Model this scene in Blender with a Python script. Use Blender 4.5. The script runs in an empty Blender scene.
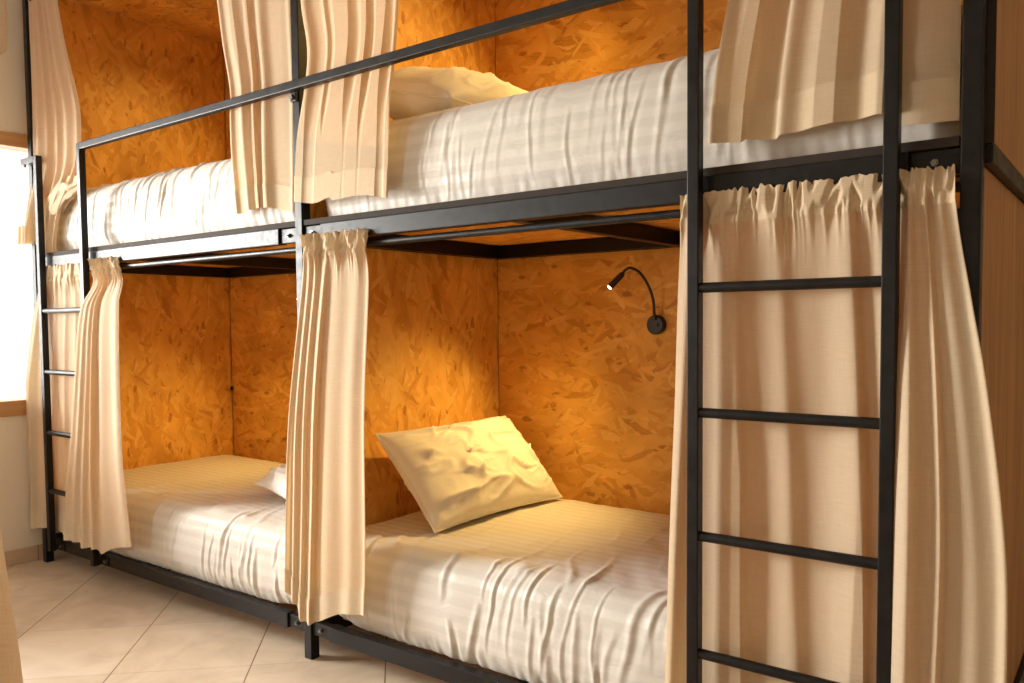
import bpy, bmesh, math, random
from mathutils import Vector, Matrix, noise as mn

S = bpy.context.scene
COL = S.collection
random.seed(7)
sin, cos, pi, exp, sqrt = math.sin, math.cos, math.pi, math.exp, math.sqrt


# ------------------------------------------------------------------ nodes
def new_mat(name):
    m = bpy.data.materials.new(name)
    m.use_nodes = True
    nt = m.node_tree
    nt.nodes.clear()
    out = nt.nodes.new('ShaderNodeOutputMaterial')
    return m, nt, out


def nd(nt, t, **kw):
    n = nt.nodes.new(t)
    for k, v in kw.items():
        if k in n.inputs.keys():
            n.inputs[k].default_value = v
        else:
            setattr(n, k, v)
    return n


def mth(nt, op, a, b=None, c=None):
    n = nt.nodes.new('ShaderNodeMath')
    n.operation = op
    for i, v in enumerate((a, b, c)):
        if v is None:
            continue
        if isinstance(v, (int, float)):
            n.inputs[i].default_value = v
        else:
            nt.links.new(v, n.inputs[i])
    return n.outputs[0]


def mixc(nt, fac, a, b, blend='MIX'):
    n = nt.nodes.new('ShaderNodeMix')
    n.data_type = 'RGBA'
    n.blend_type = blend
    for i, v in ((0, fac), (6, a), (7, b)):
        if isinstance(v, (int, float)):
            n.inputs[i].default_value = v
        elif isinstance(v, tuple):
            n.inputs[i].default_value = v if len(v) == 4 else v + (1,)
        else:
            nt.links.new(v, n.inputs[i])
    return n.outputs[2]


def ramp(nt, fac, stops):
    n = nt.nodes.new('ShaderNodeValToRGB')
    e = n.color_ramp.elements
    while len(e) < len(stops):
        e.new(0.5)
    for i, (p, c) in enumerate(stops):
        e[i].position = p
        e[i].color = c if len(c) == 4 else c + (1,)
    nt.links.new(fac, n.inputs[0])
    return n.outputs[0]


def bump(nt, h, strength, dist, normal=None):
    b = nd(nt, 'ShaderNodeBump', Strength=strength, Distance=dist)
    nt.links.new(h, b.inputs['Height'])
    if normal is not None:
        nt.links.new(normal, b.inputs['Normal'])
    return b.outputs[0]


def objco(nt):
    return nt.nodes.new('ShaderNodeTexCoord').outputs['Object']


def principled(nt, out, color=None, rough=.5, spec=.5, metal=0., normal=None, sheen=0.):
    p = nt.nodes.new('ShaderNodeBsdfPrincipled')
    p.inputs['Roughness'].default_value = rough
    p.inputs['Specular IOR Level'].default_value = spec
    p.inputs['Metallic'].default_value = metal
    if sheen:
        p.inputs['Sheen Weight'].default_value = sheen
    if color is not None:
        if isinstance(color, tuple):
            p.inputs['Base Color'].default_value = color + (1,)
        else:
            nt.links.new(color, p.inputs['Base Color'])
    if normal is not None:
        nt.links.new(normal, p.inputs['Normal'])
    nt.links.new(p.outputs[0], out.inputs[0])
    return p


def osb_material(name, along, across, seed, tint=(1.03, 1.02, .85)):
    """oriented strand board: layered elongated chips in the panel plane"""
    m, nt, out = new_mat(name)
    sep = nd(nt, 'ShaderNodeSeparateXYZ')
    nt.links.new(objco(nt), sep.inputs[0])
    comb = nd(nt, 'ShaderNodeCombineXYZ')
    nt.links.new(sep.outputs[along], comb.inputs[0])
    nt.links.new(sep.outputs[across], comb.inputs[1])
    comb.inputs[2].default_value = seed
    # gentle warp so chip borders are not ruled lines
    nz = nd(nt, 'ShaderNodeTexNoise', Scale=14., Detail=3.)
    nt.links.new(comb.outputs[0], nz.inputs['Vector'])
    sub = nd(nt, 'ShaderNodeVectorMath', operation='SUBTRACT')
    nt.links.new(nz.outputs['Color'], sub.inputs[0])
    sub.inputs[1].default_value = (.5, .5, .5)
    sc = nd(nt, 'ShaderNodeVectorMath', operation='SCALE')
    nt.links.new(sub.outputs[0], sc.inputs[0])
    sc.inputs['Scale'].default_value = .035
    add = nd(nt, 'ShaderNodeVectorMath', operation='ADD')
    nt.links.new(comb.outputs[0], add.inputs[0])
    nt.links.new(sc.outputs[0], add.inputs[1])
    base = add.outputs[0]
    best = val = grain = None
    for k, (ang, L, W) in enumerate(((4, .15, .032), (-17, .12, .022), (23, .115, .024), (-42, .09, .02),
                                     (58, .085, .02), (9, .17, .036))):
        mp = nd(nt, 'ShaderNodeMapping')
        mp.inputs['Location'].default_value = (k * 3.17 + seed, k * 1.91 - seed, 0)
        mp.inputs['Rotation'].default_value = (0, 0, math.radians(ang))
        mp.inputs['Scale'].default_value = (1, 1, 0)
        nt.links.new(base, mp.inputs[0])
        st = nd(nt, 'ShaderNodeVectorMath', operation='MULTIPLY')
        st.inputs[1].default_value = (1 / L, 1 / W, 1)
        nt.links.new(mp.outputs[0], st.inputs[0])
        vo = nd(nt, 'ShaderNodeTexVoronoi', Scale=1.)
        vo.voronoi_dimensions = '2D'
        nt.links.new(st.outputs[0], vo.inputs['Vector'])
        s = nd(nt, 'ShaderNodeSeparateColor')
        nt.links.new(vo.outputs['Color'], s.inputs[0])
        gn = nd(nt, 'ShaderNodeTexNoise', Scale=1., Detail=2.)
        g2 = nd(nt, 'ShaderNodeVectorMath', operation='MULTIPLY')
        g2.inputs[1].default_value = (.9, 7, 1)
        nt.links.new(st.outputs[0], g2.inputs[0])
        nt.links.new(g2.outputs[0], gn.inputs['Vector'])
        if best is None:
            best, val, grain = s.outputs[0], s.outputs[1], gn.outputs[0]
        else:
            gt = mth(nt, 'GREATER_THAN', s.outputs[0], best)
            val = mth(nt, 'ADD', mth(nt, 'MULTIPLY', gt, s.outputs[1]), mth(nt, 'MULTIPLY', mth(nt, 'SUBTRACT', 1., gt), val))
            grain = mth(nt, 'ADD', mth(nt, 'MULTIPLY', gt, gn.outputs[0]), mth(nt, 'MULTIPLY', mth(nt, 'SUBTRACT', 1., gt), grain))
            best = mth(nt, 'MAXIMUM', best, s.outputs[0])
    v2 = mth(nt, 'ADD', val, mth(nt, 'MULTIPLY', mth(nt, 'SUBTRACT', grain, .5), .5))
    T = lambda c: tuple(a * b for a, b in zip(c, tint))
    col = ramp(nt, v2, [(0.0, T((.52, .24, .05))), (.06, T((.63, .31, .065))), (.25, T((.70, .355, .08))),
                        (.6, T((.76, .41, .10))), (.9, T((.80, .45, .13))), (1., T((.84, .52, .18)))])
    # large soft patches
    big = nd(nt, 'ShaderNodeTexNoise', Scale=5., Detail=2.)
    nt.links.new(comb.outputs[0], big.inputs['Vector'])
    bf = ramp(nt, big.outputs[0], [(.35, (.80, .78, .76)), (.65, (1.06, 1.06, 1.06))])
    col = mixc(nt, .8, col, bf, 'MULTIPLY')
    # small knots / dark chips
    sp = nd(nt, 'ShaderNodeTexVoronoi', Scale=11.)
    sp.voronoi_dimensions = '2D'
    st = nd(nt, 'ShaderNodeVectorMath', operation='MULTIPLY')
    st.inputs[1].default_value = (.55, 1.25, 1)
    nt.links.new(base, st.inputs[0])
    nt.links.new(st.outputs[0], sp.inputs['Vector'])
    s = nd(nt, 'ShaderNodeSeparateColor')
    nt.links.new(sp.outputs['Color'], s.inputs[0])
    rad = mth(nt, 'MULTIPLY', mth(nt, 'MAXIMUM', mth(nt, 'SUBTRACT', s.outputs[0], .55), 0.), .34)
    dn = nd(nt, 'ShaderNodeTexNoise', Scale=60., Detail=2.)
    nt.links.new(comb.outputs[0], dn.inputs['Vector'])
    dist = mth(nt, 'ADD', sp.outputs['Distance'], mth(nt, 'MULTIPLY', mth(nt, 'SUBTRACT', dn.outputs[0], .5), .16))
    k = mth(nt, 'LESS_THAN', dist, rad)
    col = mixc(nt, mth(nt, 'MULTIPLY', k, .62), col, T((.27, .09, .025)))
    nrm = bump(nt, v2, .25, .002)
    principled(nt, out, col, rough=.55, spec=.3, normal=nrm)
    return m


def cloth_material(name, base, dark, transl=.38, weave=900.):
    m, nt, out = new_mat(name)
    co = objco(nt)

    def sn(sc, det=2.):
        mp = nd(nt, 'ShaderNodeMapping')
        mp.inputs['Scale'].default_value = sc
        nt.links.new(co, mp.inputs[0])
        n = nd(nt, 'ShaderNodeTexNoise', Scale=1., Detail=det)
        nt.links.new(mp.outputs[0], n.inputs['Vector'])
        return n.outputs[0]
    h = sn((26, 26, 620))       # weft slubs
    v = sn((520, 520, 24))      # warp slubs
    mixv = mth(nt, 'ADD', mth(nt, 'MULTIPLY', h, .6), mth(nt, 'MULTIPLY', v, .4))
    col = ramp(nt, mixv, [(.22, dark), (.72, base)])
    soft = sn((5, 5, 4), 3)
    nrm = bump(nt, soft, .25, .01, bump(nt, mixv, .3, .0015))
    p = nt.nodes.new('ShaderNodeBsdfPrincipled')
    p.inputs['Roughness'].default_value = .9
    p.inputs['Specular IOR Level'].default_value = .12
    p.inputs['Sheen Weight'].default_value = .15
    nt.links.new(col, p.inputs['Base Color'])
    nt.links.new(nrm, p.inputs['Normal'])
    t = nd(nt, 'ShaderNodeBsdfTranslucent')
    tc = mixc(nt, 1., col, (.95, .76, .47), 'MULTIPLY')
    nt.links.new(tc, t.inputs[0])
    mx = nd(nt, 'ShaderNodeMixShader')
    mx.inputs[0].default_value = transl
    nt.links.new(p.outputs[0], mx.inputs[1])
    nt.links.new(t.outputs[0], mx.inputs[2])
    nt.links.new(mx.outputs[0], out.inputs[0])
    return m


def sheet_material(name, base, stripe, period=.03, uvname='UVMap'):
    """cotton satin with woven stripes running the length of the bed (UV v = arc length in m)"""
    m, nt, out = new_mat(name)
    uv = nd(nt, 'ShaderNodeUVMap')
    uv.uv_map = uvname
    sep = nd(nt, 'ShaderNodeSeparateXYZ')
    nt.links.new(uv.outputs[0], sep.inputs[0])
    ph = mth(nt, 'FRACT', mth(nt, 'DIVIDE', sep.outputs[1], period))
    tri = mth(nt, 'ABSOLUTE', mth(nt, 'SUBTRACT', ph, .5))
    mask = ramp(nt, tri, [(.18, (0, 0, 0)), (.32, (1, 1, 1))])
    col = mixc(nt, mask, base, stripe)
    mp = nd(nt, 'ShaderNodeMapping')
    mp.inputs['Scale'].default_value = (9, 22, 1)
    nt.links.new(uv.outputs[0], mp.inputs[0])
    n = nd(nt, 'ShaderNodeTexNoise', Scale=1.3, Detail=5., Roughness=.6, Distortion=.8)
    nt.links.new(mp.outputs[0], n.inputs['Vector'])
    nrm = bump(nt, n.outputs[0], .22, .012)
    p = principled(nt, out, col, rough=.6, spec=.25, normal=nrm, sheen=.15)
    rg = ramp(nt, mask, [(0, (.42, .42, .42)), (1, (.72, .72, .72))])
    nt.links.new(rg, p.inputs['Roughness'])
    return m


def cotton_material(name, base):
    m, nt, out = new_mat(name)
    co = objco(nt)
    n = nd(nt, 'ShaderNodeTexNoise', Scale=26., Detail=5., Distortion=.7)
    nt.links.new(co, n.inputs['Vector'])
    nrm = bump(nt, n.outputs[0], .2, .008)
    principled(nt, out, base, rough=.65, spec=.2, normal=nrm, sheen=.15)
    return m


def metal_material(name):
    m, nt, out = new_mat(name)
    n = nd(nt, 'ShaderNodeTexNoise', Scale=38., Detail=4.)
    nt.links.new(objco(nt), n.inputs['Vector'])
    col = ramp(nt, n.outputs[0], [(.35, (.005, .004, .0035)), (.7, (.011, .0085, .007))])
    nrm = bump(nt, n.outputs[0], .08, .002)
    p = principled(nt, out, col, rough=.4, spec=.30, normal=nrm)
    rg = ramp(nt, n.outputs[0], [(.3, (.36, .36, .36)), (.75, (.52, .52, .52))])
    nt.links.new(rg, p.inputs['Roughness'])
    return m


def wood_material(name, c1, c2, along=2, scale=1.):
    m, nt, out = new_mat(name)
    mp = nd(nt, 'ShaderNodeMapping')
    s = [60 * scale, 60 * scale, 60 * scale]
    s[along] = 2.2 * scale
    mp.inputs['Scale'].default_value = s
    nt.links.new(objco(nt), mp.inputs[0])
    n = nd(nt, 'ShaderNodeTexNoise', Scale=1., Detail=5., Roughness=.65, Distortion=.6)
    nt.links.new(mp.outputs[0], n.inputs['Vector'])
    mp2 = nd(nt, 'ShaderNodeMapping')
    s2 = [9 * scale, 9 * scale, 9 * scale]
    s2[along] = .8 * scale
    mp2.inputs['Scale'].default_value = s2
    nt.links.new(objco(nt), mp2.inputs[0])
    n2 = nd(nt, 'ShaderNodeTexNoise', Scale=1., Detail=3.)
    nt.links.new(mp2.outputs[0], n2.inputs['Vector'])
    f = mth(nt, 'ADD', mth(nt, 'MULTIPLY', n.outputs[0], .6), mth(nt, 'MULTIPLY', n2.outputs[0], .4))
    col = ramp(nt, f, [(.38, c2), (.62, c1)])
    principled(nt, out, col, rough=.45, spec=.35, normal=bump(nt, f, .15, .002))
    return m


def plaster_material(name, c):
    m, nt, out = new_mat(name)
    n = nd(nt, 'ShaderNodeTexNoise', Scale=45., Detail=4.)
    nt.links.new(objco(nt), n.inputs['Vector'])
    n2 = nd(nt, 'ShaderNodeTexNoise', Scale=1.6, Detail=3.)
    nt.links.new(objco(nt), n2.inputs['Vector'])
    col = ramp(nt, n2.outputs[0], [(.3, tuple(a * .95 for a in c)), (.7, c)])
    principled(nt, out, col, rough=.85, spec=.2, normal=bump(nt, n.outputs[0], .08, .003))
    return m


def floor_material(name):
    """45 degree laid beige ceramic tiles, 0.453 m, with thin brown grout"""
    m, nt, out = new_mat(name)
    T = .4525
    sep = nd(nt, 'ShaderNodeSeparateXYZ')
    nt.links.new(objco(nt), sep.inputs[0])
    a = mth(nt, 'DIVIDE', mth(nt, 'ADD', sep.outputs[0], sep.outputs[1]), sqrt(2))
    b = mth(nt, 'DIVIDE', mth(nt, 'SUBTRACT', sep.outputs[1], sep.outputs[0]), sqrt(2))
    ua = mth(nt, 'DIVIDE', mth(nt, 'ADD', a, .186 + 20 * T), T)
    ub = mth(nt, 'DIVIDE', mth(nt, 'ADD', b, .024 + 20 * T), T)
    fa = mth(nt, 'FRACT', ua)
    fb = mth(nt, 'FRACT', ub)
    da = mth(nt, 'MINIMUM', fa, mth(nt, 'SUBTRACT', 1., fa))
    db = mth(nt, 'MINIMUM', fb, mth(nt, 'SUBTRACT', 1., fb))
    ga = mth(nt, 'LESS_THAN', da, .0048)
    gb = mth(nt, 'LESS_THAN', db, .0036)
    cell = nd(nt, 'ShaderNodeCombineXYZ')
    nt.links.new(mth(nt, 'FLOOR', ua), cell.inputs[0])
    nt.links.new(mth(nt, 'FLOOR', ub), cell.inputs[1])
    wn = nd(nt, 'ShaderNodeTexWhiteNoise')
    nt.links.new(cell.outputs[0], wn.inputs['Vector'])
    n = nd(nt, 'ShaderNodeTexNoise', Scale=4.5, Detail=6., Roughness=.6, Distortion=1.2)
    nt.links.new(objco(nt), n.inputs['Vector'])
    f = mth(nt, 'ADD', n.outputs[0], mth(nt, 'MULTIPLY', mth(nt, 'SUBTRACT', wn.outputs[0], .5), .12))
    col = ramp(nt, f, [(.3, (.57, .445, .315)), (.5, (.67, .54, .40)), (.72, (.75, .62, .48))])
    g = mth(nt, 'MAXIMUM', ga, mth(nt, 'MULTIPLY', gb, .45))
    col = mixc(nt, g, col, (.24, .15, .09))
    h = mth(nt, 'SUBTRACT', 1., mth(nt, 'MAXIMUM', ga, gb))
    principled(nt, out, col, rough=.38, spec=.45, normal=bump(nt, h, .35, .003, bump(nt, n.outputs[0], .05, .005)))
    return m


def baseboard_material(name):
    m, nt, out = new_mat(name)
    sep = nd(nt, 'ShaderNodeSeparateXYZ')
    nt.links.new(objco(nt), sep.inputs[0])
    f = mth(nt, 'FRACT', mth(nt, 'DIVIDE', mth(nt, 'ADD', sep.outputs[1], 10.13), .225))
    g = mth(nt, 'LESS_THAN', f, .02)
    n = nd(nt, 'ShaderNodeTexNoise', Scale=7., Detail=5., Distortion=1.)
    nt.links.new(objco(nt), n.inputs['Vector'])
    col = ramp(nt, n.outputs[0], [(.3, (.58, .43, .29)), (.7, (.70, .55, .39))])
    col = mixc(nt, g, col, (.28, .18, .11))
    principled(nt, out, col, rough=.4, spec=.4)
    return m


def plain(name, c, rough=.5, spec=.4, metal=0.):
    m, nt, out = new_mat(name)
    n = nd(nt, 'ShaderNodeTexNoise', Scale=30., Detail=2.)
    nt.links.new(objco(nt), n.inputs['Vector'])
    col = ramp(nt, n.outputs[0], [(.3, tuple(a * .9 for a in c)), (.7, c)])
    principled(nt, out, col, rough=rough, spec=spec, metal=metal)
    return m


def emit(name, c, s):
    m, nt, out = new_mat(name)
    e = nd(nt, 'ShaderNodeEmission', Color=c + (1,), Strength=s)
    nt.links.new(e.outputs[0], out.inputs[0])
    return m


def glass_material(name):
    m, nt, out = new_mat(name)
    t = nd(nt, 'ShaderNodeBsdfTransparent', Color=(.96, .97, .97, 1))
    g = nd(nt, 'ShaderNodeBsdfGlossy', Roughness=.02)
    fr = nd(nt, 'ShaderNodeFresnel', IOR=1.45)
    mx = nd(nt, 'ShaderNodeMixShader')
    nt.links.new(fr.outputs[0], mx.inputs[0])
    nt.links.new(t.outputs[0], mx.inputs[1])
    nt.links.new(g.outputs[0], mx.inputs[2])
    nt.links.new(mx.outputs[0], out.inputs[0])
    return m


M = dict(
    metal=metal_material('black_satin_steel'),
    osb_side=osb_material('osb_vertical', 2, 1, 1.3),
    osb_back=osb_material('osb_horizontal', 0, 2, 4.1),
    osb_flat=osb_material('osb_flat', 0, 1, 7.7),
    endwood=wood_material('oak_laminate', (.55, .27, .085), (.29, .125, .032)),
    boardedge=plain('dark_board_edge', (.045, .035, .028), .8, .2),
    curtain=cloth_material('linen_cream', (.82, .685, .495), (.70, .545, .36)),
    hem=cloth_material('linen_hem', (.79, .65, .46), (.67, .52, .335), .22),
    sheet=sheet_material('satin_stripe_sheet', (.68, .64, .575), (.63, .59, .525), .046),
    cotton=cotton_material('white_cotton', (.78, .745, .68)),
    wall=plaster_material('cream_plaster', (.90, .81, .68)),
    ceil=plaster_material('white_plaster', (.82, .78, .70)),
    floor=floor_material('beige_tile'),
    baseb=baseboard_material('beige_skirting_tile'),
    pine=wood_material('pine_frame', (.62, .36, .16), (.48, .25, .09), along=1, scale=.6),
    glass=glass_material('clear_glass'),
    black=plain('black_plastic', (.012, .011, .010), .4, .5),
    bulb=emit('warm_led', (1, .72, .38), 12.),
    steel=plain('zinc_bolt', (.25, .24, .22), .35, .5, .8),
)


# ------------------------------------------------------------------ object helpers
def tag(o, label, cat, group=None, kind=None):
    if label:
        o['label'] = label
    if cat:
        o['category'] = cat
    if group:
        o['group'] = group
    if kind:
        o['kind'] = kind
    return o


def empty(name, loc):
    o = bpy.data.objects.new(name, None)
    o.empty_display_size = .05
    COL.objects.link(o)
    o.location = loc
    return o


def origin_of(o):
    v = Vector((0, 0, 0))
    while o is not None:
        v += Vector(o.location)
        o = o.parent
    return v


def obj(name, verts, faces, mat, parent=None, smooth=False, uvs=None, loc=None):
    """verts in world space; the mesh is stored relative to the parent thing (or to loc)"""
    me = bpy.data.meshes.new(name)
    off = origin_of(parent) if parent else Vector(loc or (0, 0, 0))
    me.from_pydata([tuple(Vector(v) - off) for v in verts], [], faces)
    if uvs:
        l = me.uv_layers.new(name='UVMap')
        for lp in me.loops:
            l.data[lp.index].uv = uvs[lp.vertex_index]
    if smooth:
        for p in me.polygons:
            p.use_smooth = True
    me.materials.append(mat)
    me.update()
    o = bpy.data.objects.new(name, me)
    COL.objects.link(o)
    if parent:
        o.parent = parent
    elif loc:
        o.location = loc
    return o


class MB:
    def __init__(s):
        s.v, s.f = [], []

    def add(s, v, f):
        n = len(s.v)
        s.v += [tuple(a) for a in v]
        s.f += [tuple(i + n for i in q) for q in f]

    def box(s, x0, x1, y0, y1, z0, z1, bev=.0):
        if bev <= 0:
            v = [(x, y, z) for x in (x0, x1) for y in (y0, y1) for z in (z0, z1)]
            f = [(0, 1, 3, 2), (4, 6, 7, 5), (0, 4, 5, 1), (2, 3, 7, 6), (0, 2, 6, 4), (1, 5, 7, 3)]
            s.add(v, f)
            return s
        bm = bmesh.new()
        bmesh.ops.create_cube(bm, size=1)
        for q in bm.verts:
            q.co = Vector(((x0 + x1) / 2 + q.co.x * (x1 - x0), (y0 + y1) / 2 + q.co.y * (y1 - y0), (z0 + z1) / 2 + q.co.z * (z1 - z0)))
        bmesh.ops.bevel(bm, geom=bm.edges[:], offset=bev, segments=2, affect='EDGES', profile=.6)
        bm.verts.index_update()
        s.add([q.co.copy() for q in bm.verts], [tuple(w.index for w in fc.verts) for fc in bm.faces])
        bm.free()
        return s

    def rod(s, a, b, r, n=16, r2=None, cap=True):
        a, b = Vector(a), Vector(b)
        d = (b - a).normalized()
        u = d.orthogonal().normalized()
        w = d.cross(u)
        r2 = r if r2 is None else r2
        v = []
        for P, R in ((a, r), (b, r2)):
            for i in range(n):
                t = 2 * pi * i / n
                v.append(P + (u * cos(t) + w * sin(t)) * R)
        f = [(i, (i + 1) % n, n + (i + 1) % n, n + i) for i in range(n)]
        if cap:
            f += [tuple(range(n - 1, -1, -1)), tuple(range(n, 2 * n))]
        s.add(v, f)
        return s

    def tube(s, pts, r, n=10):
        pts = [Vector(p) for p in pts]
        # Catmull-Rom resample
        q = []
        P = [pts[0] * 2 - pts[1]] + pts + [pts[-1] * 2 - pts[-2]]
        for i in range(1, len(P) - 2):
            for k in range(8):
                t = k / 8
                q.append(.5 * ((2 * P[i]) + (P[i + 1] - P[i - 1]) * t + (2 * P[i - 1] - 5 * P[i] + 4 * P[i + 1] - P[i + 2]) * t * t
                               + (3 * P[i] - P[i - 1] - 3 * P[i + 1] + P[i + 2]) * t ** 3))
        q.append(pts[-1])
        d0 = (q[1] - q[0]).normalized()
        u = d0.orthogonal().normalized()
        v, f = [], []
        for i, p in enumerate(q):
            d = (q[min(i + 1, len(q) - 1)] - q[max(i - 1, 0)]).normalized()
            u = (u - d * u.dot(d)).normalized()
            w = d.cross(u)
            for k in range(n):
                t = 2 * pi * k / n
                v.append(p + (u * cos(t) + w * sin(t)) * r)
        for i in range(len(q) - 1):
            for k in range(n):
                f.append((i * n + k, i * n + (k + 1) % n, (i + 1) * n + (k + 1) % n, (i + 1) * n + k))
        f += [tuple(range(n - 1, -1, -1)), tuple(range((len(q) - 1) * n, len(q) * n))]
        s.add(v, f)
        return s

    def build(s, name, mat, parent=None, smooth=False, loc=None):
        return obj(name, s.v, s.f, mat, parent, smooth, None, loc)


def smooth_by_angle(o, ang=40):
    for p in o.data.polygons:
        p.use_smooth = True
    o.data.set_sharp_from_angle(angle=math.radians(ang))


def lerp_table(tab, z):
    """piecewise smooth interpolation; tab = [(key, val), ...] with monotonic key"""
    t = sorted(tab)
    if z <= t[0][0]:
        return t[0][1]
    if z >= t[-1][0]:
        return t[-1][1]
    for i in range(len(t) - 1):
        if t[i][0] <= z <= t[i + 1][0]:
            k0, v0 = t[i]
            k1, v1 = t[i + 1]
            m0 = (v1 - t[i - 1][1]) / (k1 - t[i - 1][0]) if i > 0 else (v1 - v0) / (k1 - k0)
            m1 = (t[i + 2][1] - v0) / (t[i + 2][0] - k0) if i + 2 < len(t) else (v1 - v0) / (k1 - k0)
            h = k1 - k0
            s = (z - k0) / h
            return (v0 * (2 * s ** 3 - 3 * s * s + 1) + m0 * h * (s ** 3 - 2 * s * s + s) + v1 * (-2 * s ** 3 + 3 * s * s) + m1 * h * (s ** 3 - s * s))


def structure(o):
    o['kind'] = 'structure'
    return o


# ------------------------------------------------------------------ room shell
XL, XR, YB, YF, ZC = -2.075, 5.6, 1.13, -4.6, 2.95
W0, W1, WZ0, WZ1 = -2.25, .45, .80, 2.02         # window opening in the left wall (Y and Z)
structure(MB().box(XL - .2, XR + .2, YF - .2, YB + .2, -.1, 0).build('floor', M['floor']))
structure(MB().box(XL - .2, XR + .2, YF - .2, YB + .2, ZC, ZC + .1).build('ceiling', M['ceil']))
wl = MB()
wl.box(XL - .14, XL, YF - .1, W0, 0, ZC)
wl.box(XL - .14, XL, W1, YB + .1, 0, ZC)
wl.box(XL - .14, XL, W0, W1, 0, WZ0 - .075)
wl.box(XL - .14, XL, W0, W1, WZ1 + .065, ZC)
structure(wl.build('wall_left', M['wall']))
structure(MB().box(XL, XR, YB, YB + .1, 0, ZC).build('wall_back', M['wall']))
F0, F1, FZ0, FZ1 = -1.95, -.2, 1.0, 2.3             # unseen window behind the camera, added to let in fill light
structure(MB().box(XL, F0, YF - .1, YF, 0, ZC).box(F1, XR, YF - .1, YF, 0, ZC).box(F0, F1, YF - .1, YF, 0, FZ0)
          .box(F0, F1, YF - .1, YF, FZ1, ZC).build('wall_front', M['wall']))
fill_win = structure(MB().box(F0, F1, YF - .09, YF + .012, FZ0, FZ0 + .05, .004).box(F0, F1, YF - .09, YF + .012, FZ1 - .05, FZ1, .004)
                 .box(F0, F0 + .05, YF - .09, YF + .01, FZ0 + .05, FZ1 - .05, .003).box(F1 - .05, F1, YF - .09, YF + .01, FZ0 + .05, FZ1 - .05, .003)
                 .build('added_fill_window', M['pine']))
MB().box(F0 + .05, F1 - .05, YF - .055, YF - .05, FZ0 + .05, FZ1 - .05).build('pane', M['glass'], fill_win)
structure(MB().box(XR, XR + .1, YF - .1, YB + .1, 0, ZC).build('wall_right', M['wall']))
structure(MB().box(XL, XL + .012, YF, YB, 0, .075, .003).build('baseboard_left', M['baseb']))
win = structure(MB().box(XL - .12, XL + .012, W0, W1, WZ0 - .075, WZ0, .004)
                .box(XL - .12, XL + .012, W0, W1, WZ1, WZ1 + .065, .004)
                .box(XL - .12, XL + .004, W0, W0 + .05, WZ0, WZ1, .003)
                .box(XL - .12, XL + .004, W1 - .05, W1, WZ0, WZ1, .003).build('window_1', M['pine']))
MB().box(XL - .085, XL - .079, W0 + .05, W1 - .05, WZ0, WZ1).build('pane', M['glass'], win)

# ------------------------------------------------------------------ the double bunk
L = 2.0
P2 = .0183
YBK = 1.069            # inner face of the back boards
ZT = 2.78
bunk = empty('bunk_bed', (0, .5, 0))
tag(bunk, 'long black steel two-tier bunk lined with strand board, with two ladders', 'bunk bed')
mt = M['metal']
for i in (-1, 0, 1):
    for y0 in (0., YBK + .02):
        b = MB().box(i * L - P2, i * L + P2, y0, y0 + 2 * P2, 0, ZT, .003)
        b.build('post', mt, bunk)
for i in (-1, 0):
    x0, x1 = i * L + P2, (i + 1) * L - P2
    for nm, za, zb in (('lower_rail', .0845, .137), ('upper_rail', 1.43, 1.485)):
        MB().box(x0 + .092, x1 - .092, .001, 2 * P2, za, zb, .003).build(nm, mt, bunk)
        for s, xe in ((1, x0), (-1, x1)):
            br = MB().box(min(xe, xe + s * .09), max(xe, xe + s * .09), .009, 2 * P2 - .004, za + .003, zb - .003, .002)
            r = br.build('rail_bracket', mt, bunk)
            bt = MB().rod((xe + s * .045, .0095, (za + zb) / 2), (xe + s * .045, .002, (za + zb) / 2), .0075, 6)
            bt.rod((xe + s * .045, .0025, (za + zb) / 2), (xe + s * .045, -.003, (za + zb) / 2), .004, 10)
            bt.build('bolt', M['steel'], r)
        MB().box(x0, x1, YBK - .045, YBK - .003, za, zb, .003).build(nm, mt, bunk)
        for xs in (x0 + .001, x1 - .001 - .036):
            MB().box(xs, xs + .036, 2 * P2, YBK - .045, za, zb, .003).build('side_rail', mt, bunk)
        xm = (x0 + x1) / 2 - .13
        MB().box(xm, xm + .038, 2 * P2, YBK - .045, za, zb - .004, .003).build('cross_bar', mt, bunk)
    # boards carrying the mattresses: OSB sheet seen from below with its dark front edge
    for za in (.120, 1.4852):
        bb = MB().box(x0 + .04, x1 - .04, .045 if za > 1 else .11, YBK - .05, za, za + .018, .001).build('base_board', M['osb_flat'], bunk)
        if za > 1:
            MB().box(x0 + .002, x1 - .002, .004, .0446, za, za + .019, .002).build('board_edge', M['boardedge'], bb)
    # back boards, upper and lower
    g = -.005 if i == -1 else -.0088
    MB().box(x0 + g, x1 - .0005, YBK, YBK + .016, .15, 1.430, .001).build('back_panel', M['osb_back'], bunk)
    MB().box(x0 + g, x1 - .0005, YBK, YBK + .016, 1.503, ZT, .001).build('back_panel', M['osb_back'], bunk)
    MB().box(x0 - .01, x1 + .01, .05, YBK + .012, ZT - .012, ZT + .006, .001).build('ceiling_panel', M['osb_flat'], bunk)
    # top front rail and curtain rods
    MB().box(x0, x1, .001, 2 * P2, ZT - .04, ZT, .003).build('top_rail', mt, bunk)
    for zr in (1.408, ZT - .075):
        rod = MB().rod((x0, .0185, zr), (x1, .0185, zr), .0105, 18).build('curtain_rod', mt, bunk)
        smooth_by_angle(rod)
for xc, nm in ((-L, 'end_panel'), (0, 'partition_panel')):
    MB().box(xc - .009, xc + .009, 2 * P2 + .001, YBK - .001, .15, 1.430, .001).build(nm, M['osb_side'], bunk)
    MB().box(xc - .009, xc + .009, 2 * P2 + .001, YBK - .001, 1.500, ZT - .013, .001).build(nm, M['osb_side'], bunk)
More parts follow.
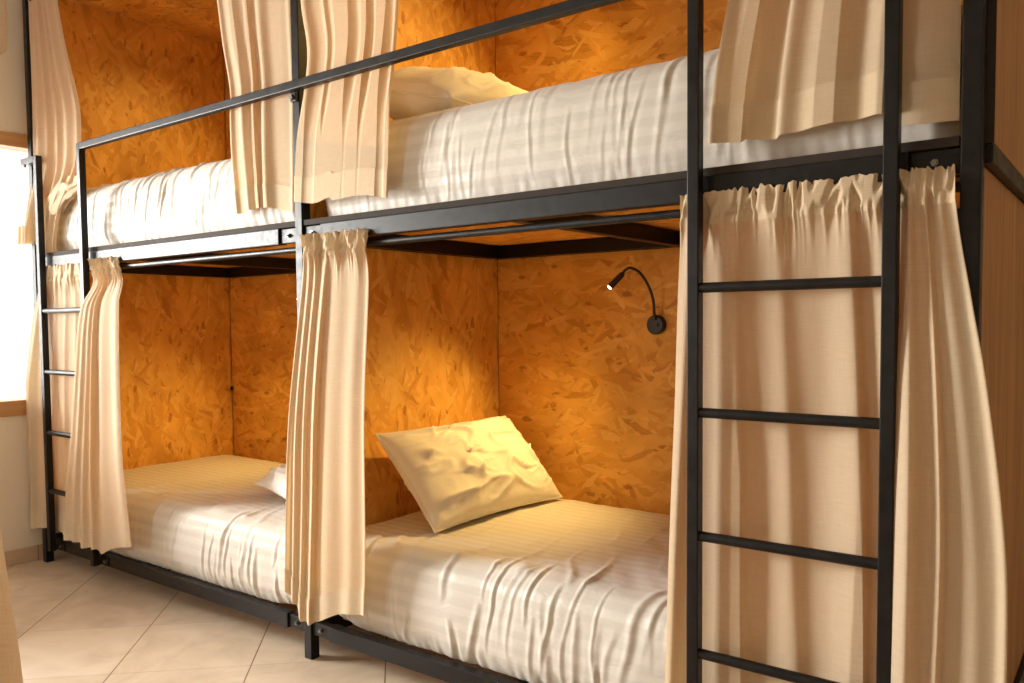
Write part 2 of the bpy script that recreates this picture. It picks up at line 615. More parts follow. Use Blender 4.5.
# right end: oak laminate boards with a steel rail between and one at the foot
XE = L + P2
ep = MB().box(XE - .004, XE + .015, .0375, YBK + .05, 1.489, ZT, .001).build('end_panel', M['endwood'], bunk)
MB().box(XE - .0035, XE + .0155, .0345, .0373, 1.489, ZT).build('edge_strip', M['boardedge'], ep)
MB().box(XE - .022, XE - .0045, 2 * P2 + .001, YBK + .05, .18, 1.45, .001).build('end_panel', M['endwood'], bunk)
MB().box(XE - .02, XE + .014, .0372, YBK + .02, 1.452, 1.488, .003).build('end_rail', mt, bunk)
MB().box(XE - .02, XE + .008, .0372, YBK + .02, .125, .178, .003).build('end_rail', mt, bunk)

# ladders and guard rail: one welded tube frame bolted to the posts
TH = .0142
YG0, YG1 = -.037, -.0086
for s in (-1, 1):
    lad = empty('ladder', (0, 0, 0))
    lad.parent = bunk
    lad.location = Vector((s * 1.655, -.023, .083)) - Vector(bunk.location)
    xi, xo = s * 1.446, s * 1.865
    for xc in (xi, xo):
        MB().box(xc - TH, xc + TH, YG0, YG1, .083, 1.954, .0025).build('stile', mt, lad)
    for zr in (.376, .654, .942, 1.229):
        r = MB().rod((xi - s * -TH, -.0228, zr), (xo - s * TH, -.0228, zr), .0118, 16).build('rung', mt, lad)
        smooth_by_angle(r)
    # short stubs that tie the frame to the bunk
    sx = sorted((xo + s * TH, s * L + s * .015))
    st = MB().box(sx[0], sx[1], YG0, YG1, 1.926, 1.954, .0025).build('stub', mt, lad)
    MB().rod((s * L, -.0086, 1.94), (s * L, .002, 1.94), .006, 8).rod((s * L, -.023, 1.926), (s * L, -.023, 1.915), .006, 8).build('bolt', M['steel'], st)
    for xc in (xi, xo):
        st = MB().box(xc - TH + .001, xc + TH - .001, YG1, .002, .086, .11, .002).box(
            xc + TH, xc + TH + .07, YG1 + .004, .008, .09, .125, .002).build('stub', mt, lad)
        MB().rod((xc + TH + .045, YG1 + .005, .108), (xc + TH + .045, YG1 - .004, .108), .007, 6).build('bolt', M['steel'], st)
gr = MB().box(-1.446 + TH, 1.446 - TH, YG0, YG1, 1.926, 1.954, .0025).build('guard_rail', mt, bunk)
MB().box(-.05, .014, YG1 - .001, .001, 1.955, 1.962, .001).box(-.014, .014, YG1 - .004, .0005, 1.895, 1.9255, .002).build('clamp', mt, gr)
MB().rod((-.002, YG1 - .003, 1.909), (-.002, YG1 - .0125, 1.909), .0085, 6).build('bolt', M['steel'], gr)
# black cable clip in the corner of the left lower bay
MB().box(-L + .0095, -L + .026, YBK - .012, YBK - .0005, .772, .795, .002).build('corner_clip', M['black'], bunk)


# ------------------------------------------------------------------ mattresses
def ridge(x, z, seed, w=1.0):
    n = mn.noise(Vector((x, z, seed)))
    r = max(0., 1 - abs(n) * 4.5 * w)
    return r * r


def mattress(name, x0, x1, yf, yb, z0, z1, seed, label, wr=1., sag=0., tuck=0.):
    nx = 460
    R = .10
    # section polyline (y, z, outward ny, nz)
    sec = []
    H = z1 - z0
    nfr = 44
    for k in range(nfr):
        t = k / (nfr - 1)
        z = z0 + t * (H - R)
        bul = .010 * sin(pi * min(1, t * 1.02))
        sec.append((yf - bul, z, -1, 0))
    for k in range(1, 9):
        a = k / 9 * pi / 2
        sec.append((yf + R - R * cos(a), z1 - R + R * sin(a), -cos(a), sin(a)))
    nt_ = 60
    for k in range(nt_):
        t = k / (nt_ - 1)
        sec.append((yf + R + t * (yb - yf - 2 * R), z1, 0, 1))
    for k in range(1, 6):
        a = pi / 2 - k / 6 * pi / 2
        sec.append((yb - R + R * cos(a), z1 - R + R * sin(a), cos(a), sin(a)))
    for k in range(6):
        t = k / 5
        sec.append((yb, z1 - R - t * (H - R), 1, 0))
    arc = [0.]
    for a, b in zip(sec, sec[1:]):
        arc.append(arc[-1] + math.hypot(b[0] - a[0], b[1] - a[1]))
    rr = random.Random(int(seed * 100))
    front = nfr + 14
    A1 = arc[front]
    cre = []
    for k in range(60):       # pulled creases running from the top edge towards the hem
        xc = x0 + .04 + (x1 - x0 - .08) * rr.random()
        sa = A1 * rr.uniform(.0, .45)
        sb = A1 * rr.uniform(.62, 1.0)
        if rr.random() < .35:
            sa, sb = 0., A1 * rr.uniform(.25, .6)
        cre.append((xc, sa, sb, rr.uniform(-.05, .22) * rr.choice((1, 1, 1, -.4)), rr.uniform(.0045, .012), rr.uniform(.003, .0085),
                    rr.uniform(-.05, .05), rr.random() * 50))
    V, F, UV = [], [], []
    ns = len(sec)
    RE = .06
    for i in range(nx + 1):
        # denser columns near the ends
        t = i / nx
        x = x0 + (x1 - x0) * t
        d = min(x - x0, x1 - x)
        ins = RE - sqrt(max(0, RE * RE - (RE - d) ** 2)) if d < RE else 0
        for j, (y, z, ny, nz) in enumerate(sec):
            h = 0.
            zf = (z - z0) / H
            if j < nfr + 6:      # front drape
                lo = min(1., max(0., 1.12 - zf))
                warp = .035 * mn.noise(Vector((x * 5, z * 4, seed + 3)))
                xx = x + warp + .12 * (zf - .5) * mn.noise(Vector((x * 1.7, 0, seed + 9)))
                m1 = max(0., .22 + 1.5 * mn.noise(Vector((x * 2.6, zf * 1.2, seed + 20))))
                h += .0070 * mn.noise(Vector((xx * 5, z * 2, seed + 7))) * (.3 + .7 * lo)
                # gathers at the elastic hem
                g = max(0., 1 - zf * 4.)
                h += .006 * g * mn.noise(Vector((x * 38, zf * 1.5, seed + 2)))
                h -= .012 * g * g
                h *= wr
            else:
                yy = (y - yf) / (yb - yf)
                h += .006 * mn.noise(Vector((x * 3.2, y * 4.5, seed)))
                fr = max(0., 1 - yy * 3.2)
                warp = .05 * mn.noise(Vector((x * 4, y * 5, seed + 3)))
                h += .006 * ridge((x + warp) * 8 + y * 3, y * 3.4, seed + 4) * (.25 + .75 * fr) * wr
                h += .0028 * mn.noise(Vector((x * 14 + y * 8, y * 6, seed + 13)))
                h -= sag * (1 - min(1., abs((x - x0) / (x1 - x0) - .5) * 2) ** 2) * sin(pi * yy)
            if j <= front:
                sj = arc[j]
                for (xc, sa, sb, sl, wd, am, cv, ph) in cre:
                    if sa < sj < sb:
                        tt = (sj - sa) / (sb - sa)
                        xm_ = xc + sl * (sj - .2) + cv * (tt - .5) ** 2 + .010 * mn.noise(Vector((sj * 9, ph, 0)))
                        dd = (x - xm_) / wd
                        if -3 < dd < 5:
                            h += wr * .42 * am * sin(pi * tt) ** .7 * (exp(-dd * dd) - .65 * exp(-((dd - 1.7) / 1.25) ** 2))
            yy_, zz_ = y + ny * (h - ins), z + nz * (h - ins)
            if tuck and zf < .35:          # sheet corner pulled up at an end
                c = max(0., 1 - d / .24)
                zz_ += tuck * c * c * (1 - zf / .35)
            V.append((x, yy_, max(zz_, z0 + .0005)))
            UV.append((x, arc[j]))
    for i in range(nx):
        for j in range(ns - 1):
            a = i * ns + j
            F.append((a, a + ns, a + ns + 1, a + 1))
        F.append((i * ns + ns - 1, (i + 1) * ns + ns - 1, (i + 1) * ns, i * ns))
    F.append(tuple(range(ns)))
    F.append(tuple(nx * ns + j for j in range(ns - 1, -1, -1)))
    o = obj(name, V, F, M['sheet'], None, True, UV, ((x0 + x1) / 2, (yf + yb) / 2, z0))
    tag(o, label, 'mattress', 'mattresses in striped sheets')
    return o


ZLB, ZUB = .1385, 1.505
mattress('mattress', -1.955, -.035, .026, 1.045, ZLB, .415, 1.7,
         'mattress in white sheet on the lower bunk left of the middle post', 1.25, .0, .05)
mattress('mattress', .035, 1.975, .034, 1.045, ZLB, .438, 11.3,
         'mattress in striped sheet on the lower right bunk with the yellow-lit pillow', 1.35, .0, .05)
mattress('mattress', -1.975, -.035, .052, 1.045, ZUB, 1.802, 21.9,
         'mattress in rumpled striped sheet on the upper left bunk', 1.25)
mattress('mattress', .05, 1.975, .052, 1.045, ZUB, 1.81, 33.1,
         'thick mattress in pale sheet on the upper right bunk, under the guard rail', .55)


# ------------------------------------------------------------------ pillows
def pillow(c, eu, ev, wu, wv, T, seed, label, crease=1.):
    c, eu, ev = Vector(c), Vector(eu).normalized(), Vector(ev).normalized()
    n = eu.cross(ev).normalized()
    ev = n.cross(eu).normalized()
    N = 70
    V, F = [], []

    def pt(u, v, side):
        au, av = abs(u), abs(v)
        # corners pull out, sides pull in
        U = u * (1 - .055 * (1 - v * v)) * wu / 2
        W = v * (1 - .075 * (1 - u * u)) * wv / 2
        t = T / 2 * (max(0, 1 - au ** 2.3) ** .52) * (max(0, 1 - av ** 2.3) ** .52)
        edge = min(1., (1 - au) * 5) * min(1., (1 - av) * 5)
        wp = .25 * mn.noise(Vector((u * 2, v * 2, seed + 1)))
        cr = ridge(u * 2.1 + wp + v * .7, v * 2.0 - u * .6, seed) * max(0, .35 + .9 * mn.noise(Vector((u * 1.3 + 2, v * 1.3, seed + 4))))
        cr2 = ridge(u * 4 - v * 2, v * 4 + wp, seed + 8) * max(0, mn.noise(Vector((u * 1.8, v * 1.8, seed + 6))) + .15)
        if u < .3:
            cr, cr2 = cr * 1.35, cr2 * 1.5
        h = (.034 * cr + .022 * cr2) * edge * crease + .012 * mn.noise(Vector((u * 2.4, v * 2.4, seed + 2))) * edge
        h += .003 * mn.noise(Vector((u * 9, v * 3, seed + 12))) * edge * crease
        return c + eu * U + ev * W + n * side * (t + h + .003)
    for side in (1, -1):
        for i in range(N + 1):
            for j in range(N + 1):
                V.append(pt(-1 + 2 * i / N, -1 + 2 * j / N, side))
    K = (N + 1) ** 2
    for i in range(N):
        for j in range(N):
            a = i * (N + 1) + j
            F.append((a, a + N + 1, a + N + 2, a + 1))
            F.append((K + a, K + a + 1, K + a + N + 2, K + a + N + 1))
    rim = [i * (N + 1) for i in range(N)] + [N * (N + 1) + j for j in range(N)] + [i * (N + 1) + N for i in range(N, 0, -1)] + list(range(N, 0, -1))
    for a, b in zip(rim, rim[1:] + rim[:1]):
        F.append((a, K + a, K + b, b))
    zb = min(v[2] for v in V)
    o = obj('pillow', V, F, M['cotton'], None, True, None, (c.x, c.y, zb))
    # sewn edge
    b = MB()
    Q = [V[a] for a in rim]
    pts = [((Vector(V[a]) + Vector(V[K + a])) / 2) for a in rim]
    nn = len(pts)
    vv, ff = [], []
    for i, p in enumerate(pts):
        d = (pts[(i + 1) % nn] - pts[i - 1]).normalized()
        w = d.cross(n).normalized()
        for k in range(6):
            t = 2 * pi * k / 6
            vv.append(p + (w * cos(t) + n * sin(t)) * .0045)
    for i in range(nn):
        for k in range(6):
            ff.append((i * 6 + k, i * 6 + (k + 1) % 6, ((i + 1) % nn) * 6 + (k + 1) % 6, ((i + 1) % nn) * 6 + k))
    b.add(vv, ff)
    b.build('seam', M['cotton'], o, True)
    tag(o, label, 'pillow', 'white pillows')
    return o


pillow((.262, .590, .606), (.05, 1, .0), (-.30, .0, .31), .71, .425, .20, 3.3,
       'creased pillow glowing yellow under the reading lamp', 1.)
pillow((-0.423, 0.431, 0.545), (.93, -.36, .02), (.36, .90, .36), .62, .42, .13, 9.1,
       'white pillow on the lower left bunk, peeking out beside the middle curtain', .8)
pillow((.32, .55, 1.918), (.06, 1, .0), (-.40, .0, .11), .74, .50, .25, 15.2,
       'pillow peeking over the edge of the upper right mattress', .35)


# ------------------------------------------------------------------ reading lamp
def reading_lamp(dz, dx, label, watts):
    o = empty('reading_lamp', (.787 + dx, YBK, 1.14 + dz))
    q = lambda x, y, z: (x + dx, y, z + dz)
    b = MB().rod(q(.787, YBK, 1.14), q(.787, YBK - .019, 1.14), .037, 40).rod(q(.787, YBK - .019, 1.14), q(.787, YBK - .024, 1.14), .037, 40, .032)
    smooth_by_angle(b.build('base', M['black'], o))
    smooth_by_angle(MB().rod(q(.795, YBK - .022, 1.14), q(.795, YBK - .03, 1.14), .007, 12).build('switch', M['black'], o))
    MB().tube([q(.790, 1.047, 1.160), q(.792, 1.032, 1.178), q(.796, 1.015, 1.234), q(.785, .995, 1.290), q(.762, .975, 1.335),
               q(.735, .955, 1.354), q(.716, .945, 1.346), q(.705, .94, 1.329)], .0055).build('gooseneck', M['black'], o, True)
    a, c = Vector(q(.707, .941, 1.333)), Vector(q(.664, .922, 1.285))
    d = (c - a).normalized()
    h = MB().rod(a - d * .004, a + d * .006, .007, 20, .0115).rod(a + d * .006, c, .0115, 24, .0125, cap=False)
    h.rod(c, c - d * .004, .0125, 24, .0105, cap=False)
    hd = h.build('lamp_head', M['black'], o)
    smooth_by_angle(hd)
    bl = MB()
    n = 20
    bl.rod(c - d * .006, c - d * .001, .0105, n, .0085)
    bl.rod(c - d * .001, c + d * .004, .0105, n, .0085)
    bl.rod(c + d * .004, c + d * .0075, .0085, n, .004)
    smooth_by_angle(bl.build('bulb', M['bulb'], hd))
    tag(o, label, 'lamp')
    li = bpy.data.lights.new('lamp_light', 'SPOT')
    li.spot_size = math.radians(100)
    li.spot_blend = 1.
    li.shadow_soft_size = .012
    li.color = (1, .65, .20)
    li.energy = watts
    lo = bpy.data.objects.new('lamp_light', li)
    COL.objects.link(lo)
    lo.location = c + d * .02
    aim = Vector((-.37, -.37, -.76))
    lo.rotation_euler = aim.to_track_quat('-Z', 'Y').to_euler()
    return o


reading_lamp(0, 0, 'small black gooseneck reading lamp on the strand-board back wall', 44.)
reading_lamp(1.375, .05, 'black gooseneck lamp on the upper right bunk back wall', 48.)
reading_lamp(0, -L + .16, 'hidden black gooseneck lamp added to brighten the lower left bunk', 30.)  # added lamp behind the middle curtain, lifts the lower left boards
reading_lamp(1.375, -L + .05, 'hidden black gooseneck lamp added to brighten the upper left bunk', 23.)  # likewise an added, unseen lamp warming the upper left boards


# ------------------------------------------------------------------ curtains
def curtain(label, L_, R_, ztop, bottom, ybase, folds, ruffle=0, hem=.085, seed=0., amp=1., header=.05, wob=.010, ncol=260, ymax=None, ymin=None, y_rod=.0185, yu=None):
    """L_/R_: edge x by height; bottom: [(u, z)]; ybase: [(z, y)]; folds: (u_top, u_bottom, width, depth, lean)"""
    nu, nv = ncol, 110
    V, F = [], []
    frill = .018

    def surf(u, t, off=0.):
        zb = lerp_table(bottom, u)
        zt = ztop
        z = zt + (zb - zt) * t
        xl, xr = lerp_table(L_, z), lerp_table(R_, z)
        zz = min(1., max(0., (ztop - z) / max(.01, ztop - zb)))
        grow = min(1., .45 + 1.1 * zz)
        f = fx = 0.
        for (ua, ub, w, a, lean) in folds:
            uc = ua + (ub - ua) * zz ** .9 + .008 * mn.noise(Vector((z * 2.3, ua * 9, seed)))
            s = (u - uc) / w
            e = exp(-s * s)
            f += a * e
            fx += a * lean * e
        y = lerp_table(ybase, z)
        depth = z_depth = ztop - z
        hd = max(0., 1 - depth / (header + .06)) if ruffle else 0.
        f *= grow * (1 - .75 * hd)
        f += wob * .6 * mn.noise(Vector((u * 3.2 + seed, z * 1.4, seed))) * grow
        f += wob * .10 * mn.noise(Vector((u * 9 + seed, z * 2.2, seed + 3))) * grow
        if ruffle:
            dn = min(depth, .06)
            g1 = max(0., 1 - abs(mn.noise(Vector((u * ruffle * .62, dn * 9, seed + 5)))) * 3.2)
            g2 = max(0., 1 - abs(mn.noise(Vector((u * ruffle * 1.25 + .8 * dn / .06, dn * 12, seed + 15)))) * 3.0)
            fade = 1. if depth < .055 else exp(-((depth - .055) / .045) ** 1.3)
            tight = exp(-((depth - .052) / .008) ** 2)
            f += fade * (.018 * g1 + .010 * g2 - .005 * tight) + .002 * fade
            if depth < frill:      # frill standing above the rod
                k = 1 - depth / frill
                f += .009 * k * mn.noise(Vector((u * ruffle * 1.9, 2.5, seed)))
                z += k * (.009 * mn.noise(Vector((u * ruffle * 1.5, 1, seed))) + .004 * g2)
        yy = y - f * amp - off
        fw_ = yu(u, z) if yu else 0.
        if ruffle and depth < .075:
            yy = min(yy, .0075 + (y_rod - .0185) - off)
        if ymin is not None:
            yy = max(yy, ymin - off)
        yy += fw_
        if ymax is not None:
            yy = min(yy, ymax - off)
        x = xl + (xr - xl) * u + fx * amp * grow
        return Vector((x, yy, z))
    for i in range(nu + 1):
        for j in range(nv + 1):
            V.append(surf(i / nu, (j / nv)))
    for i in range(nu):
        for j in range(nv):
            a = i * (nv + 1) + j
            F.append((a, a + 1, a + nv + 2, a + nv + 1))
    zb = min(v.z for v in V)
    cx = sum(v.x for v in V) / len(V)
    o = obj('curtain', V, F, M['curtain'], None, True, None, (cx, lerp_table(ybase, zb), zb))
    tag(o, label, 'curtain', 'cream linen bunk curtains')
    if ruffle and ztop < 2:
        hv, hf = [], []
        for i in range(nu + 1):
            zbu = lerp_table(bottom, i / nu)
            for j in range(13):
                hv.append(surf(i / nu, .072 / (ztop - zbu) * j / 12, .0018))
        for i in range(nu):
            for j in range(12):
                a = i * 13 + j
                hf.append((a, a + 1, a + 14, a + 13))
        obj('heading', hv, hf, M['hem'], o, True)
    if hem:
        hv, hf = [], []
        rows = 8
        for i in range(nu + 1):
            zbu = lerp_table(bottom, i / nu)
            th = max(0., 1 - hem / (ztop - zbu))
            for j in range(rows + 1):
                hv.append(surf(i / nu, th + (1 - th) * (j / rows) * .999, .0022))
        for i in range(nu):
            for j in range(rows):
                a = i * (rows + 1) + j
                hf.append((a, a + 1, a + rows + 2, a + rows + 1))
        obj('hem', hv, hf, M['hem'], o, True)
    return o


ZR = 1.444       # lower curtain headers
# lower left, behind the ladder
curtain('pale curtain hanging behind the rungs of the left ladder',
        [(1.45, -1.915), (1.29, -1.985), (1.14, -2.02), (.79, -2.052), (.13, -2.06)],
        [(1.45, -1.49), (1.2, -1.47), (.6, -1.50), (.13, -1.56)], 1.436,
        [(0, .165), (.25, .18), (.5, .17), (1, .18)], [(1.45, .008), (1.2, .006), (.13, .010)],
        [(.10, .06, .035, .012, 0), (.22, .2, .04, .012, 0), (.40, .33, .035, .013, 0), (.60, .55, .04, .012, 0), (.78, .75, .035, .012, 0), (.93, .92, .04, .012, 0)],
        ruffle=13, seed=1.3, ymin=-.0065, ncol=220,
        yu=lambda u, z: -.042 * max(0., 1 - max(0., u - .05) / .27) ** 1.2 * min(1., max(0., (1.33 - z) / .45)))
# lower left, pulled in front of the inner stile
curtain('cream curtain swept in front of the left ladder inner stile on the lower bunk',
        [(1.45, -1.425), (1.33, -1.385), (1.22, -1.44), (.95, -1.475), (.675, -1.525), (.4, -1.59), (.147, -1.625)],
        [(1.45, -1.20), (1.42, -1.165), (1.264, -1.11), (.84, -1.085), (.587, -1.07), (.418, -1.045), (.2, -1.01)], 1.446,
        [(0, .185), (.25, .195), (.3, .18), (.5, .195), (.56, .175), (.7, .21), (1, .25)],
        [(1.45, .006), (1.36, -.005), (1.25, -.046), (.8, -.062), (.1, -.066)],
        [(.04, .02, .05, .012, .3), (.17, .17, .045, .016, .4), (.30, .30, .045, .022, .6), (.44, .46, .05, .034, .7), (.62, .62, .1, .012, 0), (.92, .95, .09, .018, .3)],
        ruffle=11, seed=4.1, ymax=None)
# the gathered curtain at the middle post
curtain('curtain gathered beside the middle post, hanging between the two lower bunks',
        [(1.45, .036), (1.37, .028), (1.237, .012), (.964, -.016), (.755, -.030), (.473, -.038), (.2, -.046)],
        [(1.45, .345), (1.29, .348), (.913, .352), (.592, .356), (.396, .354), (.21, .345)], 1.448,
        [(0, .245), (.1, .212), (.14, .205), (.19, .168), (.22, .158), (.42, .172), (.7, .22), (1, .24)],
        [(1.45, .005), (1.3, -.004), (.9, -.030), (.5, -.042), (.2, -.046)],
        [(.03, .0, .028, .014, .5), (.13, .10, .03, .016, .6), (.23, .2, .03, .018, .7), (.36, .33, .04, .026, .8), (.58, .55, .12, .012, 0), (.84, .82, .09, .012, 0), (.99, .99, .03, .010, 0)],
        ruffle=15, seed=8.2, wob=.012)
# upper, left of the middle post
curtain('upper curtain just left of the middle post, behind the guard rail',
        [(2.68, -.52), (2.332, -.447), (2.185, -.425), (2.0, -.395), (1.913, -.402), (1.751, -.395), (1.55, -.365)],
        [(2.68, -.024), (1.5, -.025)], 2.715,
        [(0, 1.553), (.25, 1.560), (.5, 1.563), (.65, 1.558), (1, 1.533)],
        [(2.7, .010), (2.2, .012), (1.95, .018), (1.5, .012)],
        [(.03, .05, .03, .010, .2), (.17, .27, .065, .020, .5), (.40, .42, .035, .028, .6), (.60, .58, .07, .018, .3), (.98, .98, .04, .010, 0)],
        ruffle=17, seed=12.7, ymin=-.0065)
# upper, right of the middle post
curtain('upper curtain just right of the middle post, over the thick pale mattress',
        [(2.68, .022), (2.222, .036), (2.054, .062), (1.929, .040), (1.77, .006), (1.573, -.015)],
        [(2.68, .54), (2.112, .490), (1.942, .466), (1.798, .447), (1.55, .432)], 2.715,
        [(0, 1.566), (.25, 1.552), (.38, 1.562), (.42, 1.552), (.7, 1.556), (1, 1.536)],
        [(2.7, .010), (2.2, .006), (1.95, .010), (1.75, .0), (1.5, .000)],
        [(.02, .05, .05, .014, .3), (.22, .25, .03, .012, .3), (.43, .39, .085, .030, .4), (.66, .62, .04, .024, .6), (.84, .80, .06, .026, .4), (.98, .98, .025, .010, 0)],
        ruffle=18, seed=17.4, ymin=-.0065)
# upper right, wide, behind the top of the right ladder
curtain('wide curtain on the upper right bunk behind the top of the ladder',
        [(2.68, 1.47), (1.95, 1.52), (1.87, 1.505), (1.786, 1.488), (1.678, 1.469), (1.56, 1.458)],
        [(2.68, 1.974), (1.5, 1.976)], 2.715,
        [(0, 1.560), (.12, 1.549), (.17, 1.558), (.345, 1.548), (.36, 1.553), (.60, 1.564), (.75, 1.562), (.80, 1.543), (1, 1.536)],
        [(2.7, .010), (2.2, .022), (1.5, .022)],
        [(.03, .02, .03, .010, .3), (.13, .10, .06, .034, .9), (.36, .355, .035, .022, -.5), (.50, .49, .10, .032, .5), (.70, .69, .04, .028, .8), (.88, .88, .12, .006, 0)],
        ruffle=19, seed=23.9, ymin=-.0065)
# lower right, behind the ladder rungs
curtain('broad closed curtain behind the rungs of the right ladder',
        [(1.45, 1.400), (1.25, 1.384), (.966, 1.374), (.725, 1.365), (.274, 1.352), (.1, 1.35)],
        [(1.45, 1.855), (1.2, 1.862), (.8, 1.872), (.1, 1.88)], 1.446,
        [(0, .16), (.5, .15), (1, .155)],
        [(1.45, .006), (1.3, .020), (.55, .020), (.1, .014)],
        [(.06, .02, .04, .020, .4), (.25, .33, .055, .028, .9), (.47, .60, .06, .016, .8), (.79, .82, .055, .030, 1.), (.95, .965, .04, .022, .5)],
        ruffle=23, seed=29.2, ymin=-.0065, wob=.014)
# lower right, flaring across the end post
curtain('narrow curtain at the far right that flares out over the end post',
        [(1.45, 1.872), (1.2, 1.872), (.8, 1.866), (.1, 1.855)],
        [(1.45, 1.973), (1.426, 1.975), (1.323, 1.984), (1.188, 2.008), (1.036, 2.036), (.807, 2.066), (.655, 2.078), (.454, 2.080), (.1, 2.075)], 1.446,
        [(0, .16), (.5, .15), (1, .165)],
        [(1.45, .006), (1.25, .000), (1.0, -.018), (.1, -.026)],
        [(.16, .17, .10, .028, .3), (.48, .41, .04, .018, .4), (.72, .74, .10, .008, .2), (.99, .98, .05, .014, 0)],
        ruffle=6, seed=35.5, ncol=180)


# the knotted curtain at the window end of the upper left bunk
def knotted_curtain():
    nu, nv = 200, 150
    Lt = [(2.7, -1.985), (2.344, -1.99), (2.112, -2.005), (1.93, -2.02), (1.75, -2.045), (1.556, -2.065)]
    Rt = [(2.7, -1.705), (2.649, -1.70), (2.398, -1.625), (2.143, -1.525), (2.0, -1.515), (1.9, -1.53), (1.83, -1.575), (1.75, -1.66), (1.70, -1.72), (1.6, -1.775), (1.5, -1.80)]
    V, F = [], []
    for i in range(nu + 1):
        u = i / nu
        zb = lerp_table([(0, 1.552), (.35, 1.552), (.42, 1.54), (.5, 1.51), (1, 1.50)], u)
        for j in range(nv + 1):
            t = j / nv
            z = 2.715 + (zb - 2.715) * t
            xl, xr = lerp_table(Lt, z), lerp_table(Rt, z)
            f = 0.
            for ua, ub, w, a in ((.06, .08, .04, .018), (.20, .17, .06, .026), (.42, .38, .035, .030), (.56, .58, .04, .022), (.76, .78, .07, .032), (.96, .95, .04, .020)):
                uc = ua + (ub - ua) * t
                f += a * exp(-((u - uc) / w) ** 2)
            k = exp(-((z - 1.80) / .10) ** 2)          # gather towards the knot
            f += k * (.010 * sin(u * 34) * u)
            f += .006 * mn.noise(Vector((u * 6, z * 2, 3.3)))
            y = .022 - max(-.02, f) * .8
            fwd = .032 * min(1., max(0., (1.92 - z) / .30)) * max(0., 1 - max(0., u - .22) / .2) if z < 1.92 else 0.
            V.append((xl + (xr - xl) * u, max(-.006, y) - fwd, z))
    for i in range(nu):
        for j in range(nv):
            a = i * (nv + 1) + j
            F.append((a, a + 1, a + nv + 2, a + nv + 1))
    o = obj('curtain', V, F, M['curtain'], None, True, None, (-1.85, .02, 1.5))
    tag(o, 'curtain tied in a loose knot at the window end of the upper left bunk', 'curtain', 'cream linen bunk curtains')
    # the knot: a fold of cloth rolled over itself, flap hanging to the left
    V, F = [], []
    A, B = 90, 40
    for i in range(A + 1):
        s = i / A
        c = Vector((-1.815 + .27 * s, .018, 1.722 + .085 * s + .018 * sin(pi * s)))
        r = .066 * (1 - .5 * s) * (.75 + .25 * sin(pi * min(1, s * 1.2)))
        for k in range(B):
            a = 2 * pi * k / B
            w = 1 + .28 * sin(5 * a + 5 * s + 2.5 * mn.noise(Vector((s * 3, cos(a), sin(a))))) + .35 * mn.noise(Vector((s * 4, 1.5 * cos(a), 1.5 * sin(a))))
            V.append(c + Vector((-.35 * cos(a) * r * w, sin(a) * min(.024, r * .5 * w), cos(a) * r * w)))
    for i in range(A):
        for k in range(B):
            F.append((i * B + k, i * B + (k + 1) % B, (i + 1) * B + (k + 1) % B, (i + 1) * B + k))
    F += [tuple(range(B - 1, -1, -1)), tuple(range(A * B, A * B + B))]
    obj('knot', V, F, M['hem'], o, True)
    V, F = [], []
    for i in range(61):
        u = i / 60
        for j in range(9):
            z = 1.552 + .085 * (1 - j / 8)
            xl = lerp_table(Lt, z)
            V.append((xl + .080 * u, -.036 - .010 * exp(-((u - .3) / .15) ** 2) - .008 * exp(-((u - .75) / .15) ** 2) - .004, z))
    for i in range(60):
        for j in range(8):
            a = i * 9 + j
            F.append((a, a + 1, a + 10, a + 9))
    obj('hem', V, F, M['hem'], o, True)


knotted_curtain()

# opposite bunk, only its curtain edges reach into the left of the frame
ob = empty('bunk_bed', (.4, -1.42, 0))
tag(ob, 'bare steel bunk frame across the aisle, mostly out of view at the left', 'bunk bed')
for x in (.20, 1.015):
    MB().box(x - .018, x + .018, -1.46, -1.424, 0, 2.78, .003).build('post', mt, ob)
for z in (1.408, 2.70):
    smooth_by_angle(MB().rod((.19, -1.34, z), (1.03 if z < 2 else 1.12, -1.34, z), .0105, 14)
                    .box(.19, .21, -1.43, -1.335, z - .01, z + .01).box(1.005, 1.025, -1.43, -1.335, z - .01, z + .01).build('curtain_rod', mt, ob))
curtain('curtain edge at the lower left corner of the photo, over the tiled floor',
        [(1.45, .62), (.1, .60)], [(1.45, .86), (1.0, .925), (.86, .945), (.76, .970), (.68, .990), (.4, 1.03), (.1, 1.06)], 1.446,
        [(0, .15), (1, .15)], [(1.45, -1.298), (.1, -1.298)],
        [(.1, .1, .06, .02, 0), (.35, .3, .06, .02, .2), (.6, .6, .06, .02, .2), (.85, .9, .06, .02, 0)], ruffle=9, seed=41., ncol=120, y_rod=-1.28)
curtain('curtain corner at the top left edge of the photo',
        [(2.7, .62), (1.5, .62)], [(2.7, 1.035), (1.56, 1.030), (1.5, 1.017)], 2.715,
        [(0, 1.51), (.9, 1.515), (1, 1.53)], [(2.7, -1.298), (1.5, -1.298)],
        [(.1, .1, .06, .02, 0), (.35, .3, .06, .02, .2), (.6, .6, .06, .02, .2), (.85, .9, .06, .02, 0)], ruffle=9, seed=47., ncol=120, y_rod=-1.28)

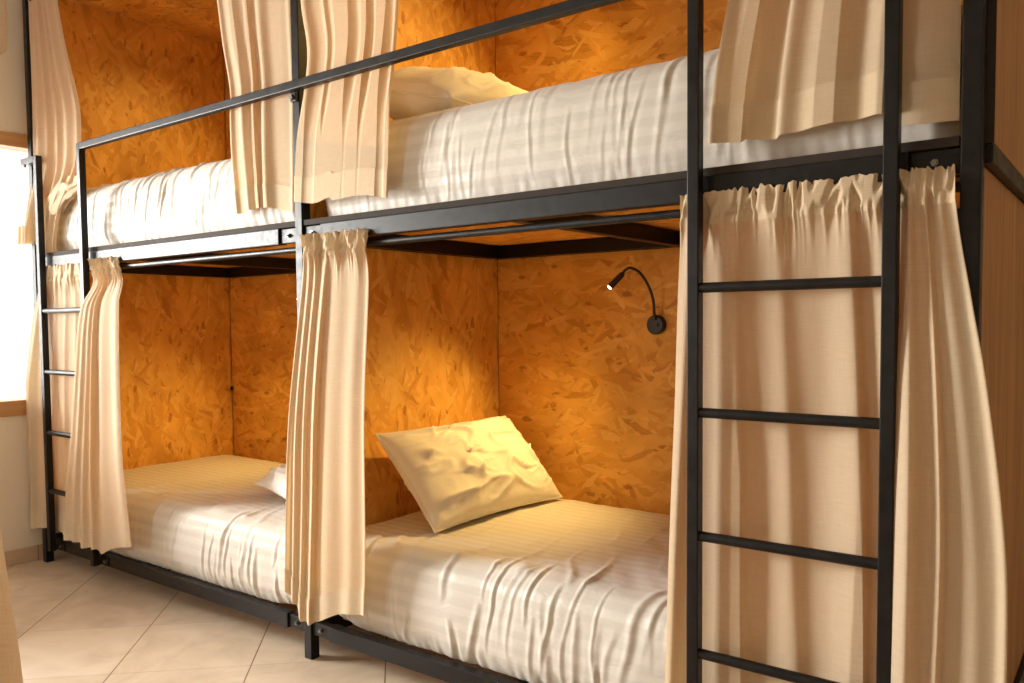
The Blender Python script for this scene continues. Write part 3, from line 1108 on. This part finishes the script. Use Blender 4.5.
# ------------------------------------------------------------------ light
w = bpy.data.worlds.new('sky')
S.world = w
w.use_nodes = True
bg = w.node_tree.nodes['Background']
bg.inputs[0].default_value = (1, .955, .89, 1)
bg.inputs[1].default_value = 1.6


def area(name, loc, aim, sx, sy, e, c):
    li = bpy.data.lights.new(name, 'AREA')
    li.shape = 'RECTANGLE'
    li.size, li.size_y = sx, sy
    li.energy = e
    li.color = c
    o = bpy.data.objects.new(name, li)
    COL.objects.link(o)
    o.location = loc
    o.rotation_euler = (Vector(aim) - Vector(loc)).to_track_quat('-Z', 'Y').to_euler()
    return o


area('sunlit_sky', (-3.6, -1.9, 1.65), (.3, .05, 1.2), 1.25, 1.5, 450., (1, .965, .915))
area('daylight_or_fill', (-2.24, (W0 + W1) / 2, 1.41), (1., (W0 + W1) / 2, 1.41), 2.6, 1.15, 60., (1, .965, .92))
area('daylight_or_fill', ((F0 + F1) / 2, YF - .16, 1.65), ((F0 + F1) / 2, 0, 1.65), 1.7, 1.2, 38., (1, .945, .87))  # soft frontal fill, shining in through the added front window

# ------------------------------------------------------------------ camera
cd = bpy.data.cameras.new('camera')
cam = bpy.data.objects.new('camera', cd)
COL.objects.link(cam)
S.camera = cam
cd.sensor_width = 36
cd.lens = 827.858 / 1024 * 36
cd.shift_y = 22.466 / 1024
cd.clip_start = .02
yaw, pit, rol = map(math.radians, (37.3025, 2.8478, -.537))
fw = Vector((-sin(yaw) * cos(pit), cos(yaw) * cos(pit), -sin(pit)))
rt = Vector((cos(yaw), sin(yaw), 0))
up = rt.cross(fw)
r2 = rt * cos(rol) + up * sin(rol)
u2 = up * cos(rol) - rt * sin(rol)
mx = Matrix((r2, u2, -fw)).transposed().to_4x4()
mx.translation = Vector((2.2676, -1.7984, 1.153))
cam.matrix_world = mx

S.view_settings.view_transform = 'Standard'
S.view_settings.look = 'None'
S.view_settings.exposure = 0.
S.view_settings.gamma = 1.
S.view_settings.use_curve_mapping = False
S.cycles.max_bounces = 10
S.cycles.diffuse_bounces = 6
S.cycles.transparent_max_bounces = 12
